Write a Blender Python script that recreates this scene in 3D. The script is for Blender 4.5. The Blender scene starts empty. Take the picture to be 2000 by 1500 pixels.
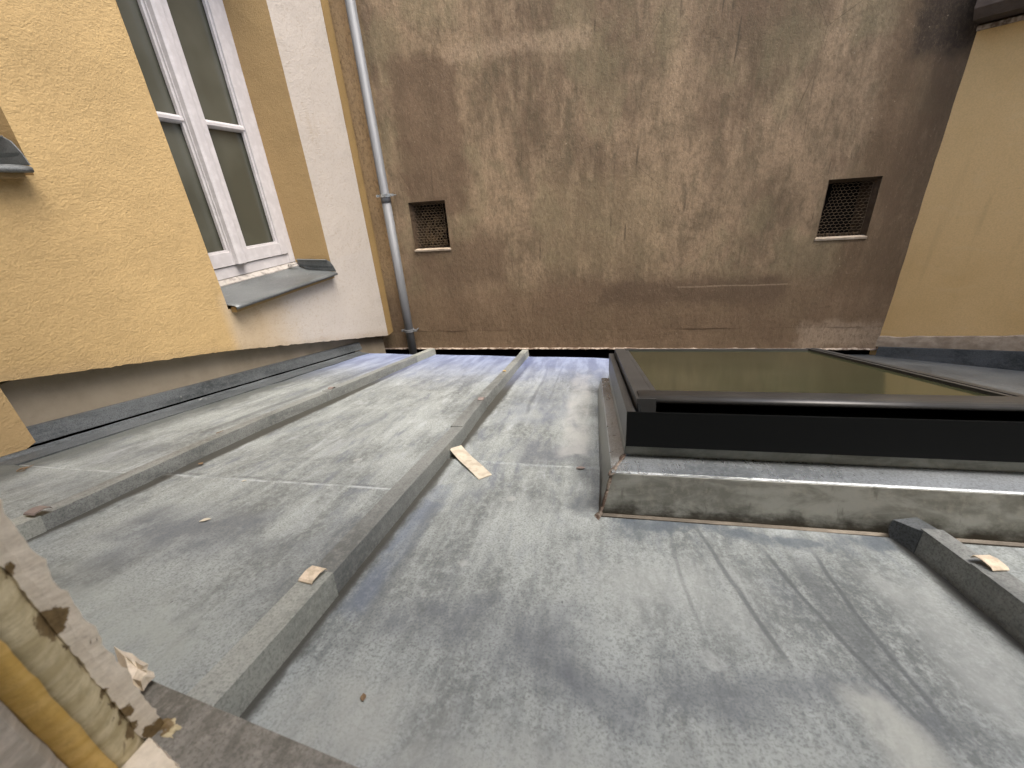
import bpy, bmesh, math, random
from mathutils import Vector, Matrix, noise
random.seed(7)
S = bpy.context.scene
COL = S.collection
Z0 = 3.5                                   # eye height above the yard floor
OFF = Vector((0, 0, Z0))

# ------------------------------------------------------------------ camera
F = 806.0 / 2000.0
def _v(px, py): return Vector((px - 1000.0, py - 750.0, 806.0)).normalized()
_D = _v(1130, 2480)
_Y = _v(1164, 362); _Y = (_Y - _D * _Y.dot(_D)).normalized()
_X = -_D.cross(_Y)
if _X.x < 0: _X = -_X
CM = Matrix((_X, _Y, -_D))                 # camera axes (right, down, forward) -> world
right = CM @ Vector((1, 0, 0)); up = CM @ Vector((0, -1, 0)); back = CM @ Vector((0, 0, -1))
cam = bpy.data.cameras.new('camera')
cam.sensor_width = 36; cam.lens = F * 36; cam.clip_start = 0.01; cam.clip_end = 300
cam.dof.use_dof = True; cam.dof.focus_distance = 1.3; cam.dof.aperture_fstop = 7.0
co = bpy.data.objects.new('camera', cam); COL.objects.link(co)
m = Matrix((right, up, back)).transposed().to_4x4(); m.translation = OFF
co.matrix_world = m
S.camera = co

# ------------------------------------------------------------------ world and sun
SUN = Vector((0.36, -0.19, 0.90)).normalized()
w = bpy.data.worlds.new('World'); S.world = w; w.use_nodes = True
nt = w.node_tree; nt.nodes.clear()
sk = nt.nodes.new('ShaderNodeTexSky'); sk.sky_type = 'NISHITA'; sk.sun_disc = False
sk.sun_elevation = math.asin(SUN.z); sk.sun_rotation = math.atan2(SUN.x, SUN.y)
sk.air_density = 0.8; sk.dust_density = 4.0; sk.ozone_density = 0.6; sk.altitude = 50
bg = nt.nodes.new('ShaderNodeBackground'); bg.inputs['Strength'].default_value = 0.13
wo = nt.nodes.new('ShaderNodeOutputWorld')
nt.links.new(sk.outputs[0], bg.inputs[0]); nt.links.new(bg.outputs[0], wo.inputs[0])
sl = bpy.data.lights.new('sun', 'SUN'); sl.energy = 0.75; sl.angle = math.radians(35); sl.color = (1, 0.95, 0.87)
so = bpy.data.objects.new('sun', sl); COL.objects.link(so)
so.rotation_euler = SUN.to_track_quat('Z', 'Y').to_euler(); so.location = OFF + SUN * 20
S.view_settings.view_transform = 'Standard'; S.view_settings.look = 'None'
S.view_settings.gamma = 1.0; S.view_settings.use_curve_mapping = False
S.view_settings.exposure = 2.15
S.render.engine = 'CYCLES'
S.cycles.max_bounces = 10; S.cycles.diffuse_bounces = 6

# ------------------------------------------------------------------ material helpers
class NT:
    def __init__(s, name):
        s.m = bpy.data.materials.new(name); s.m.use_nodes = True
        s.t = s.m.node_tree; s.b = s.t.nodes['Principled BSDF']
    def new(s, ty, **kw):
        n = s.t.nodes.new(ty)
        for k, v in kw.items(): setattr(n, k, v)
        return n
    def put(s, sock, val):
        if val is None: return
        if hasattr(val, 'is_linked') or isinstance(val, bpy.types.NodeSocket): s.t.links.new(val, sock)
        elif isinstance(val, (tuple, list)) and len(val) == 3 and sock.type == 'RGBA': sock.default_value = (*val, 1)
        else: sock.default_value = val
    def obj(s): return s.new('ShaderNodeTexCoord').outputs['Object']
    def pos(s):
        g = s.new('ShaderNodeNewGeometry').outputs['Position']
        n = s.new('ShaderNodeVectorMath', operation='SUBTRACT'); s.put(n.inputs[0], g); n.inputs[1].default_value = OFF
        return n.outputs[0]
    def scale(s, v, sc, loc=(0, 0, 0)):
        n = s.new('ShaderNodeMapping'); s.put(n.inputs[0], v); n.inputs['Scale'].default_value = sc; n.inputs['Location'].default_value = loc
        return n.outputs[0]
    def sep(s, v):
        n = s.new('ShaderNodeSeparateXYZ'); s.put(n.inputs[0], v); return n.outputs
    def noise(s, v, sc, det=4, ro=.55, dist=0.0):
        n = s.new('ShaderNodeTexNoise'); s.put(n.inputs['Vector'], v); n.inputs['Scale'].default_value = sc
        n.inputs['Detail'].default_value = det; n.inputs['Roughness'].default_value = ro; n.inputs['Distortion'].default_value = dist
        return n.outputs['Fac']
    def vor(s, v, sc, feat='F1'):
        n = s.new('ShaderNodeTexVoronoi', feature=feat); s.put(n.inputs['Vector'], v); n.inputs['Scale'].default_value = sc
        return n.outputs['Distance']
    def m2(s, op, a, b=0.0, clamp=False):
        n = s.new('ShaderNodeMath', operation=op); n.use_clamp = clamp
        s.put(n.inputs[0], a); s.put(n.inputs[1], b); return n.outputs[0]
    def rng(s, x, a, b, lo=0.0, hi=1.0, sm=True):
        n = s.new('ShaderNodeMapRange'); n.interpolation_type = 'SMOOTHSTEP' if sm else 'LINEAR'
        s.put(n.inputs['Value'], x)
        for k, v in (('From Min', a), ('From Max', b), ('To Min', lo), ('To Max', hi)): n.inputs[k].default_value = v
        return n.outputs[0]
    def mix(s, f, a, b, mode='MIX'):
        n = s.new('ShaderNodeMix', data_type='RGBA', blend_type=mode)
        s.put(n.inputs[0], f); s.put(n.inputs[6], a); s.put(n.inputs[7], b); return n.outputs[2]
    def mul(s, *a):
        r = a[0]
        for x in a[1:]: r = s.m2('MULTIPLY', r, x)
        return r
    def box(s, x, z, x0, x1, z0, z1, f=.05):      # soft rectangle mask
        return s.mul(s.rng(x, x0 - f, x0 + f), s.rng(x, x1 + f, x1 - f), s.rng(z, z0 - f, z0 + f), s.rng(z, z1 + f, z1 - f))
    def bump(s, h, st, dist=.01, prev=None):
        n = s.new('ShaderNodeBump'); n.inputs['Strength'].default_value = st; n.inputs['Distance'].default_value = dist
        s.put(n.inputs['Height'], h)
        if prev is not None: s.put(n.inputs['Normal'], prev)
        return n.outputs[0]
    def done(s, col, rough=.8, metal=0.0, nrm=None, spec=.5, coat=None):
        s.put(s.b.inputs['Base Color'], col); s.put(s.b.inputs['Roughness'], rough)
        s.put(s.b.inputs['Metallic'], metal); s.put(s.b.inputs['Specular IOR Level'], spec)
        if nrm is not None: s.put(s.b.inputs['Normal'], nrm)
        if coat: s.b.inputs['Coat Weight'].default_value = coat; s.b.inputs['Coat Roughness'].default_value = .05
        return s.m

def c(r, g, b):                                    # sRGB 0..255 -> linear
    f = lambda u: (u / 255 / 12.92) if u / 255 <= .04045 else ((u / 255 + .055) / 1.055) ** 2.4
    return (f(r), f(g), f(b))

# yellow stucco
def m_stucco(name, cream=False, gold=(.45, .325, .155), coarse=1.0):
    n = NT(name); p = n.pos(); x, y, z = n.sep(p)
    g = n.noise(p, 2.2, 5, .6); col = n.mix(n.rng(g, .35, .68), gold, tuple(v * 1.13 for v in gold))
    fine = n.noise(p, 190, 3, .7)
    col = n.mix(n.rng(fine, .3, .7, 0, .35), col, tuple(v * .72 for v in gold))
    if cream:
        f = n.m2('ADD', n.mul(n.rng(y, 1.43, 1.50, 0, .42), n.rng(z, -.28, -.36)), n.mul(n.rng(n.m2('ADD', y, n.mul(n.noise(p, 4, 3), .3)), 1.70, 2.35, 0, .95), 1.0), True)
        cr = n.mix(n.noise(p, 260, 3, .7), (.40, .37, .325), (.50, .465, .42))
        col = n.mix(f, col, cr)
        # dirt creeping up from the broken bottom edge
        zb = n.m2('ADD', z, n.m2('MULTIPLY', y, .27))
        d = n.rng(n.m2('ADD', zb, n.mul(n.noise(p, 9, 4), .05)), -.09, -.145)
        col = n.mix(n.mul(d, .3), col, (.27, .2, .12))
    col = n.mix(n.rng(n.noise(n.scale(p, (1, .7, 1.2)), 75, 4, .75),   .48, .36, 0, .22), col, tuple(v * .55 for v in gold))
    col = n.mix(n.mul(n.rng(n.noise(n.scale(p, (1, 1, .5)), 3.3, 6, .7), .56, .74), .22), col, tuple(v * .55 for v in gold))
    h = n.m2('ADD', n.mul(n.noise(n.scale(p, (1, .7, 1.2)), 125 * coarse, 5, .65, .6), 1.0), n.mul(n.vor(p, 150), .25))
    return n.done(col, .9, 0, n.bump(h, .5, .005, n.bump(n.noise(p, 7, 3), .3, .02)), .2)
M = {}
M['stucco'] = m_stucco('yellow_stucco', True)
M['stucco_reveal'] = m_stucco('yellow_reveal_plaster', False, (.35, .245, .115), 1.3)
M['stucco_bead'] = m_stucco('golden_corner_plaster', False, (.26, .175, .07), 1.0)
n = NT('pale_yellow_render'); p = n.pos(); x, y, z = n.sep(p)
col = n.mix(n.rng(n.noise(p, 1.6, 5), .35, .65), (.63, .43, .185), (.72, .505, .235))
col = n.mix(n.rng(n.noise(p, 160, 3), .35, .7, 0, .3), col, (.45, .31, .13))
scr = n.mul(n.rng(n.noise(n.scale(p, (3, 3, 14)), 5, 4, .7, 1.5), .68, .74), .35)
col = n.mix(scr, col, (.2, .14, .07))
col = n.mix(n.mul(n.rng(n.noise(n.scale(p, (1, 1, .12)), 9, 5, .65), .56, .75), .22), col, (.33, .23, .11))
col = n.mix(n.mul(n.rng(n.noise(n.scale(p, (1, 1, 2.5)), 3.5, 6, .7, 1.0), .55, .72), .3), col, (.70, .53, .28))
M['render_right'] = n.done(col, .9, 0, n.bump(n.noise(p, 120, 4), .25, .004), .2)

# grey-beige plinth behind the insulation
n = NT('grey_beige_plaster'); p = n.pos()
col = n.mix(n.rng(n.noise(p, 6, 5), .3, .7), (.215, .185, .135), (.285, .25, .19))
M['plinth'] = n.done(col, .9, 0, n.bump(n.noise(p, 45, 5), .35, .006), .2)

# old brown cement wall
n = NT('old_brown_cement'); p = n.pos(); x, y, z = n.sep(p)
big = n.noise(n.scale(p, (1, 1, .6)), 1.9, 6, .6, .15)
med = n.noise(n.scale(p, (1, 1, .62), (3, 0, 7)), 5.5, 8, .74, .15)
stk = n.noise(n.scale(p, (1, 1, .22)), 11, 7, .72, .15)
fin = n.noise(n.scale(p, (1, 1, .6)), 60, 6, .85)
base = n.mix(n.rng(big, .36, .60), (.15, .110, .077), (.30, .228, .156))
base = n.mix(n.rng(med, .42, .68, 0, .8), base, (.115, .092, .062))
base = n.mix(n.rng(stk, .46, .70, 0, .55), base, (.37, .285, .195))
base = n.mix(n.rng(n.noise(n.scale(p, (1, 1, .35), (9, 0, 2)), 15, 7, .78, .1), .47, .66, 0, .6), base, (.105, .092, .062))
base = n.mix(n.rng(n.noise(n.scale(p, (1, 1, .8), (5, 0, 5)), 3.2, 3), .48, .62, 0, .40), base, (.215, .19, .12))
wob = n.m2('ADD', x, n.mul(n.m2('SUBTRACT', n.noise(p, 8, 6, .75), .5), .22))
wobz = n.m2('ADD', z, n.mul(n.m2('SUBTRACT', n.noise(n.scale(p, (1, 1, 1), (8, 1, 1)), 9, 6, .75), .5), .16))
for (a, b2, c2, d, col2, k, f) in [
    (-1.28, -.85, -.12, .78, (.125, .088, .062), .7, .035),      # dark patch above left vent
    (-1.30, -.62, -.60, -.28, (.135, .096, .066), .65, .06),
    (-1.6, 1.9, -1.15, -.62, (.175, .124, .084), .72, .09),       # damp brown foot of the wall
    (.05, 1.2, -.78, -.60, (.10, .072, .052), .65, .05),
    (-.35, .45, -.55, .05, (.29, .235, .15), .4, .10),
    (-.90, -.05, .72, .80, (.36, .28, .20), .5, .03),           # pale patched course
    (1.45, 1.9, -.7, .9, (.12, .084, .054), .65, .06),            # dark by the right corner
    (1.55, 2.0, .48, .95, (.04, .032, .026), .9, .05),
    (1.35, 1.85, -1.09, -.92, (.42, .345, .27), .5, .04),
]:
    base = n.mix(n.mul(n.box(wob, wobz, a, b2, c2, d, f), k), base, col2)
base = n.mix(n.mul(n.box(x, n.m2('ADD', z, n.mul(n.noise(p, 8, 2), .012)), .55, 1.22, -.655, -.649, .004), .55), base, (.40, .32, .24))
# golden paint overspill at the left, with bounced light painted in
gp = n.mul(n.rng(n.m2('ADD', x, n.mul(n.noise(p, 6, 3), .06)), -1.34, -1.44), n.rng(z, -.80, -.35))
base = n.mix(n.mul(gp, .85), base, (.42, .30, .17))
# fine vertical weeps
crk = n.rng(n.noise(n.scale(p, (1, 1, .07), (2, 0, 4)), 34, 2, .5, .3), .655, .72)
crk = n.mul(crk, n.rng(n.noise(p, 3.5, 2), .45, .6), n.box(x, z, -.8, 1.5, -.7, .9, .15))
base = n.mix(n.mul(crk, .75), base, (.07, .06, .045))
base = n.mix(n.rng(fin, .44, .66, 0, .6), base, (.11, .085, .058))
base = n.mix(n.rng(n.noise(n.scale(p, (1, 1, .45)), 70, 5, .8), .56, .74, 0, .32), base, (.38, .30, .22))
hair = n.rng(n.vor(n.scale(p, (1, 1, .7)), 1.7, 'DISTANCE_TO_EDGE'), .0035, .0)
base = n.mix(n.mul(hair, n.rng(n.noise(p, 2, 2), .5, .6), .55), base, (.05, .04, .03))
sp = n.rng(n.vor(p, 22), .085, .05); base = n.mix(n.mul(sp, n.rng(n.noise(p, 7, 2), .52, .62), .55), base, (.42, .36, .28))
hh = n.m2('ADD', n.noise(n.scale(p, (1, 1, .5)), 22, 6, .7), n.mul(n.noise(p, 110, 4, .7), .35))
base = n.mix(1.0, base, (1.02, .975, .88), 'MULTIPLY')
M['brown'] = n.done(base, .92, 0, n.bump(hh, .6, .012, n.bump(med, .25, .02)), .15)
n = NT('crumbly_mortar'); p = n.pos()
M['mortar'] = n.done(n.mix(n.rng(n.noise(p, 40, 5), .4, .65), (.16, .12, .09), (.46, .39, .31)), .95, 0, n.bump(n.noise(p, 90, 4), .8, .008), .1)
n = NT('pale_patch_plaster'); p = n.pos()
M['patch'] = n.done(n.mix(n.rng(n.noise(p, 13, 6, .65), .35, .65), (.29, .235, .17), (.43, .36, .27)), .92, 0, n.bump(n.noise(p, 60, 5), .5, .006), .15)
n = NT('shade_black'); M['shade_black'] = n.done((.006, .006, .006), .95, 0, None, .05)  # near-black; puts the shade of the gutter gap and flashing slot into colour
n = NT('dark_stone'); p = n.pos()
M['stone'] = n.done(n.mix(n.noise(p, 8, 6, .7), (.05, .04, .032), (.14, .11, .085)), .95, 0, n.bump(n.noise(p, 30, 5), .6, .01), .1)

# weathered zinc, coordinates run down the roof slope (object y)
def m_zinc(name, roof=False, lo=(.19, .202, .19), hi=(.43, .45, .415), metal=.25, rough=.62, streak=(7, 1, 7)):
    n = NT(name); p = n.obj(); x, v, e = n.sep(p)
    info = n.new('ShaderNodeObjectInfo').outputs['Random']
    st = n.noise(n.scale(p, streak), 2.6, 8, .68, .3)
    st2 = n.noise(n.scale(p, (24, 2.2, 24), (3, 5, 1)), 2.5, 5, .65, .3)
    cl = n.noise(p, 3.1, 5, .6, .4)
    mo = n.noise(n.scale(p, (1.5, 1, 1.5)), 62, 5, .78)
    fl = n.noise(p, 290, 2, .8)
    a = n.m2('ADD', n.mul(st, .30), n.m2('ADD', n.mul(cl, .50), n.mul(st2, .20)))
    col = n.mix(n.rng(a, .41, .57), lo, hi)
    col = n.mix(n.rng(mo, .40, .68, 0, .7), col, tuple(v * 1.16 for v in hi))
    col = n.mix(n.rng(fl, .45, .66, 0, .6), col, tuple(v * .70 for v in lo))
    if roof:
        s3 = n.noise(n.scale(p, (5, 1.2, 5), (2, 2, 9)), 4.6, 8, .74, .5)
        fv = n.rng(v, .45, .85, .22, 1)
        col = n.mix(n.mul(fv, n.rng(s3, .50, .72, 0, .55)), col, (.60, .62, .62)); col = n.mix(n.mul(fv, n.rng(s3, .50, .32, 0, .7)), col, (.17, .185, .215))
    wsp = n.rng(n.noise(n.scale(p, (2.4, 1, 1), (7, 2, 3)), 17, 4, .7, .8), .66, .78, 0, .5)
    col = n.mix(wsp, col, (.60, .61, .56))
    if roof:
        # worn pale line with painted edge highlight, and grime, at the sheet laps
        sv = n.m2('ADD', v, n.mul(n.m2('SUBTRACT', n.noise(p, 30, 3), .5), .004))
        lap = n.mul(n.box(x, sv, -1.6, -.37, .7275, .7345, .003), n.rng(n.noise(p, 25, 3), .38, .62, .08, .65))
        grm = n.mul(n.box(x, sv, -1.0, -.37, .742, .752, .006), n.rng(n.noise(p, 35, 4, .7), .42, .6, 0, .6))
        wx = n.m2('ADD', x, n.mul(n.m2('SUBTRACT', n.noise(n.scale(p, (1, 2, 1), (1, 9, 2)), 3.0, 4), .5), .07))
        wv = n.m2('ADD', v, n.mul(n.m2('SUBTRACT', n.noise(p, 4.5, 5, .65), .5), .26))
        blot = n.noise(n.scale(p, (1.6, 1, 1), (4, 4, 4)), 9, 5, .65, .5)
        tx = n.rng(blot, .35, .6, .35, 1)
        dk = (.145, .155, .168)
        for (x0, x1, v0, v1, cc, k, f) in [
            (-.27, .0, .37, .45, dk, .7, .03), (-.12, .36, .345, .395, dk, .6, .025),
            (-.47, -.37, .42, .62, dk, .5, .03),
            (-.86, -.60, .48, .60, dk, .75, .035), (-.66, -.45, .50, .54, dk, .5, .03), (-.80, -.72, .38, .46, dk, .6, .03),
            (-1.5, -1.02, .60, .68, dk, .4, .04), (-1.4, -1.03, .76, .90, dk, .4, .04),
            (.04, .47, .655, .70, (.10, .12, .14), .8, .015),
            (-.04, .02, .70, .95, (.12, .13, .14), .6, .015),
            (-.335, -.29, .40, .78, (.16, .19, .25), .6, .015),
            (-.19, -.03, .92, 1.06, (.15, .16, .18), .75, .035), (-.30, -.05, 1.2, 1.6, (.19, .21, .25), .5, .05),
            (-.84, -.46, .15, .40, (.47, .49, .43), .75, .06),
            (-.34, .60, .10, .29, (.50, .50, .44), .7, .05), (.0, .22, .45, .58, (.48, .49, .45), .5, .06), (.38, .47, .38, .60, (.50, .51, .47), .6, .03), (.26, .31, .28, .37, (.55, .55, .48), .75, .015),
            (.12, .145, .395, .405, (.62, .63, .58), .8, .012),
            (-.085, -.01, .95, 1.9, (.52, .51, .47), .7, .015),
        ]:
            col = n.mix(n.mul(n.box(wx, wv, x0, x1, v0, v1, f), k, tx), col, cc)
        # runs of dirty water
        for (x0, sl, v0, v1, wd, k) in [(.205, -.15, .42, .67, .0055, .7), (.289, -.18, .36, .62, .005, .7), (.335, .02, .37, .62, .005, .75), (.312, -.05, .42, .60, .022, .5), (.131, 0, .45, .63, .005, .4),
                                    (-.20, -.018, 1.30, 2.26, .010, .5), (-.155, -.0, 1.5, 2.3, .006, .3), (-.285, -.05, .35, .70, .014, .35),
                                    (-.7, .02, .9, 1.3, .02, .3), (-1.2, .02, 1.0, 2.3, .022, .5)]:
            c0 = n.m2('ADD', n.m2('ADD', x, n.mul(v, -sl)), n.m2('ADD', n.mul(n.m2('SUBTRACT', n.noise(n.scale(p, (1, 1, 1), (x0 * 9, 0, 0)), 3.0, 3), .5), .045), sl * .5 - x0))
            ln = n.rng(n.m2('ABSOLUTE', c0), wd, wd * .25)
            ln = n.mul(ln, n.rng(v, v0 - .04, v0 + .04), n.rng(v, v1 + .05, v1 - .02), k, n.rng(mo, .3, .6, .5, 1))
            col = n.mix(ln, col, (.10, .106, .11))
        gr = n.rng(n.m2('ADD', x, n.mul(blot, .16)), -1.24, -1.36, 0, .8)
        col = n.mix(gr, col, (.085, .09, .08))
        # grit along the batten feet, with contact shadow painted in
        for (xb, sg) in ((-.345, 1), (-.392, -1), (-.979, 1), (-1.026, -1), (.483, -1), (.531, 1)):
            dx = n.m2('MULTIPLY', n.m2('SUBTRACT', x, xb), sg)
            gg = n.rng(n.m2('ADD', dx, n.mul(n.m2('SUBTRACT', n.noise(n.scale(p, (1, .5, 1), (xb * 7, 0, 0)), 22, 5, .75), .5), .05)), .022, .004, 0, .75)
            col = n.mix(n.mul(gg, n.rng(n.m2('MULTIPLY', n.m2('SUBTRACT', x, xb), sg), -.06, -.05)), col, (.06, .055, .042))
        bl = n.rng(n.m2('ADD', wv, n.mul(x, .1)), 1.45, 2.35, 0, .8)  # flare and sky sheen painted as blue towards the lower edge
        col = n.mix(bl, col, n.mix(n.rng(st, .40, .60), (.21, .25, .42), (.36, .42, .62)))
        lp = n.rng(n.m2('ADD', n.vor(n.scale(p, (1, 1, 1), (2.3, 1.1, 0)), 6.5), n.mul(blot, .25)), .19, .15, 0, .45)
        col = n.mix(lp, col, (.58, .58, .53))
        col = n.mix(grm, col, (.11, .115, .12)); col = n.mix(lap, col, (.60, .62, .60))
        spk = n.rng(n.vor(n.scale(p, (1, .7, 1)), 34), .07, .03)
        col = n.mix(n.mul(spk, n.rng(blot, .5, .6), .6), col, (.07, .07, .065))
    else:
        col = n.mix(n.mul(info, .35), col, lo)
    if roof: col = n.mix(1.0, col, (.70, .735, .765), 'MULTIPLY')
    rg = n.rng(a, .35, .65, rough - .08, rough + .12)
    h = n.m2('ADD', n.mul(mo, .5), n.mul(cl, .6))
    b0 = n.bump(h, .28, .004, n.bump(n.noise(p, 5.5, 2), .35, .012))
    return n.done(col, rg, metal, b0, .45)
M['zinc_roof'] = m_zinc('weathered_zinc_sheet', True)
M['zinc'] = m_zinc('zinc_batten_cap', False, (.12, .13, .125), (.26, .275, .26), .3, .55)
M['zinc_pale'] = m_zinc('zinc_pale_cap', False, (.20, .215, .195), (.33, .345, .31), .25, .6)
M['zinc_dark'] = m_zinc('zinc_grimy_flashing', False, (.035, .042, .045), (.115, .128, .135), .3, .5)
M['zinc_kerb'] = m_zinc('zinc_kerb_face', False, (.13, .135, .115), (.25, .255, .22), .55, .42, (2, 5, 2))
n = NT('grimy_shaded_kerb_zinc'); p = n.obj(); x, y, z = n.sep(p)
mo = n.noise(p, 55, 5, .75); cl = n.noise(n.scale(p, (3, 3, 8)), 4, 5, .65, .6)
col = n.mix(n.rng(cl, .38, .62), (.16, .165, .145), (.255, .265, .24)); col = n.mix(n.rng(mo, .48, .68, 0, .5), col, (.29, .29, .25))
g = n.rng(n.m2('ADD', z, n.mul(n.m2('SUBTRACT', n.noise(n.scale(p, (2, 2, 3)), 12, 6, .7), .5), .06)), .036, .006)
col = n.mix(n.mul(g, .92), col, (.016, .013, .007)); col = n.mix(n.rng(z, .010, .0085), col, (.028, .022, .013))  # foot grime, with the shadow band at the base painted in
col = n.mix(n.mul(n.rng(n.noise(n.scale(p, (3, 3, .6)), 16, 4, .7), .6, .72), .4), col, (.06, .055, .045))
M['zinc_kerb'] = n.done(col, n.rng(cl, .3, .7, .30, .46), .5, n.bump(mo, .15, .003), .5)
M['zinc_bright'] = m_zinc('zinc_bright_ledge', False, (.34, .38, .40), (.56, .61, .64), .75, .27, (1, 4, 2))
M['zinc_sill'] = m_zinc('zinc_window_sill', False, (.095, .105, .108), (.185, .20, .20), .4, .45, (1, 1, 1))
M['zinc_fore'] = m_zinc('zinc_brown_stained', False, (.11, .105, .085), (.33, .315, .27), .2, .55, (2, 6, 2))
n = NT('galvanised_pipe'); p = n.pos()
M['pipe'] = n.done(n.mix(n.noise(n.scale(p, (1, 1, .15)), 22, 5), (.10, .11, .11), (.19, .195, .205)), .58, .2, n.bump(n.noise(p, 14, 2), .15, .01), .5)
n = NT('solder'); p = n.pos()
M['solder'] = n.done(n.mix(n.rng(n.noise(p, 70, 5), .4, .6), (.07, .045, .032), (.22, .19, .155)), .6, .3, n.bump(n.noise(p, 120, 4), .9, .006))
n = NT('dark_frame_paint'); p = n.obj()
M['frame_dark'] = n.done(n.mix(n.rng(n.noise(p, 14, 4), .3, .7), (.030, .031, .031), (.042, .043, .042)), .4, .15, n.bump(n.noise(p, 240, 2), .08, .002), .5)
n = NT('black_frame_face'); p = n.obj()
sc = n.rng(n.noise(n.scale(p, (2, 2, 1)), 60, 3, .7), .70, .76, 0, .25)
M['frame_black'] = n.done(n.mix(sc, (.0018, .0024, .0026), (.02, .02, .02)), .7, 0, None, .12)
n = NT('rubber_seal'); M['rubber'] = n.done((.006, .006, .006), .7, 0, None, .2)
n = NT('roof_window_glass'); p = n.obj()
du = n.rng(n.noise(p, 9, 5, .7), .45, .7, 0, .10)
M['glass_roof'] = n.done(n.mix(du, (.026, .029, .014), (.11, .108, .07)), .09, 0, n.bump(n.noise(p, 2.5, 2), .02, .01), .55)
n = NT('white_paint'); p = n.pos()
col = n.mix(n.rng(n.noise(p, 25, 4), .4, .7), (.49, .475, .475), (.56, .545, .545))
M['white'] = n.done(col, .5, 0, n.bump(n.noise(p, 60, 3), .08, .003), .4)
n = NT('white_sill_plaster'); p = n.pos()
M['white_sill'] = n.done(n.mix(n.rng(n.noise(p, 30, 5, .7), .45, .62), (.36, .34, .31), (.20, .185, .17)), .8, 0, n.bump(n.noise(p, 60, 4), .4, .004), .3)
n = NT('grey_green_pane'); p = n.pos(); z = n.sep(p)[2]
M['pane'] = n.done(n.mix(n.rng(n.noise(p, 2, 3), .35, .65), (.060, .062, .046), (.100, .103, .082)), .12, 0, n.bump(n.noise(p, 3.0, 2), .12, .02), .6)
n = NT('gasket'); M['gasket'] = n.done((.02, .02, .018), .6)
n = NT('void'); M['void'] = n.done((.010, .009, .008), 1, 0, None, 0)
n = NT('rough_lining'); p = n.pos()
M['lining'] = n.done(n.mix(n.noise(p, 18, 6, .7), (.03, .02, .012), (.11, .078, .05)), .95, 0, n.bump(n.noise(p, 45, 5), .9, .015), .1)
n = NT('rusty_wire'); M['wire'] = n.done(n.mix(n.noise(n.pos(), 40, 3), (.08, .05, .025), (.24, .18, .11)), .6, .5)
n = NT('straw'); M['straw'] = n.done(n.mix(n.noise(n.pos(), 50, 3), (.07, .042, .015), (.17, .11, .045)), .9)
n = NT('pale_clip'); p = n.obj()
M['clip_pale'] = n.done(n.mix(n.rng(n.noise(p, 90, 4, .7), .4, .65), (.62, .53, .40), (.44, .37, .27)), .5, .1, n.bump(n.noise(p, 120, 3), .3, .002))
n = NT('brown_clip'); p = n.obj()
M['clip_brown'] = n.done(n.mix(n.noise(p, 90, 4), (.16, .13, .115), (.26, .22, .20)), .55, .3)
n = NT('pale_strip'); p = n.obj()
M['strip'] = n.done(n.mix(n.rng(n.noise(p, 60, 5), .4, .65), (.46, .42, .33), (.36, .32, .25)), .7, 0, n.bump(n.noise(p, 100, 3), .3, .002))
n = NT('dry_leaf'); M['leaf'] = n.done(n.mix(n.noise(n.obj(), 80, 3), (.10, .06, .03), (.22, .15, .08)), .8)
n = NT('yellow_leaf'); M['leaf_yellow'] = n.done((.5, .33, .08), .7)
# paint and plaster of the opening we look out of
SPOTS = []
def m_jamb(name, ca, cb, spots=True, k=1.0):
    n = NT(name); p = n.pos(); x, y, z = n.sep(p)
    f = n.noise(n.scale(p, (1, 1, 5)), 20, 5, .65, .4)
    col = n.mix(n.rng(f, .35, .65), ca, cb)
    col = n.mix(n.rng(n.noise(p, 200, 3), .4, .7, 0, .25), col, tuple(v * .6 for v in ca))
    if spots:
        ed = n.m2('ABSOLUTE', n.m2('SUBTRACT', y, .1165))
        chip = n.rng(n.m2('ADD', n.noise(n.scale(p, (1, 1, .8)), 55, 3, .6, .8), n.mul(ed, -9.0)), .56, .60)
        chip = n.mul(chip, n.rng(z, -.10, -.17))
        col = n.mix(chip, col, n.mix(n.noise(p, 300, 3), (.05, .032, .015), (.20, .14, .07)))
        for (sx, sy, sz, r) in SPOTS:
            q = n.new('ShaderNodeVectorMath', operation='DISTANCE'); n.put(q.inputs[0], n.scale(p, (1, 1, .75))); q.inputs[1].default_value = (sx, sy, sz * .75)
            dd = n.m2('ADD', q.outputs[1], n.mul(n.m2('SUBTRACT', n.noise(p, 110, 4, .7), .5), .016))
            col = n.mix(n.rng(dd, r, r * .8), col, n.mix(n.noise(p, 240, 4), (.07, .045, .018), (.27, .19, .085)))
    return n.done(col, .6, 0, n.bump(n.noise(n.scale(p, (1, 1, 3)), 60, 5, .7), .4, .003), .35)

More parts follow.
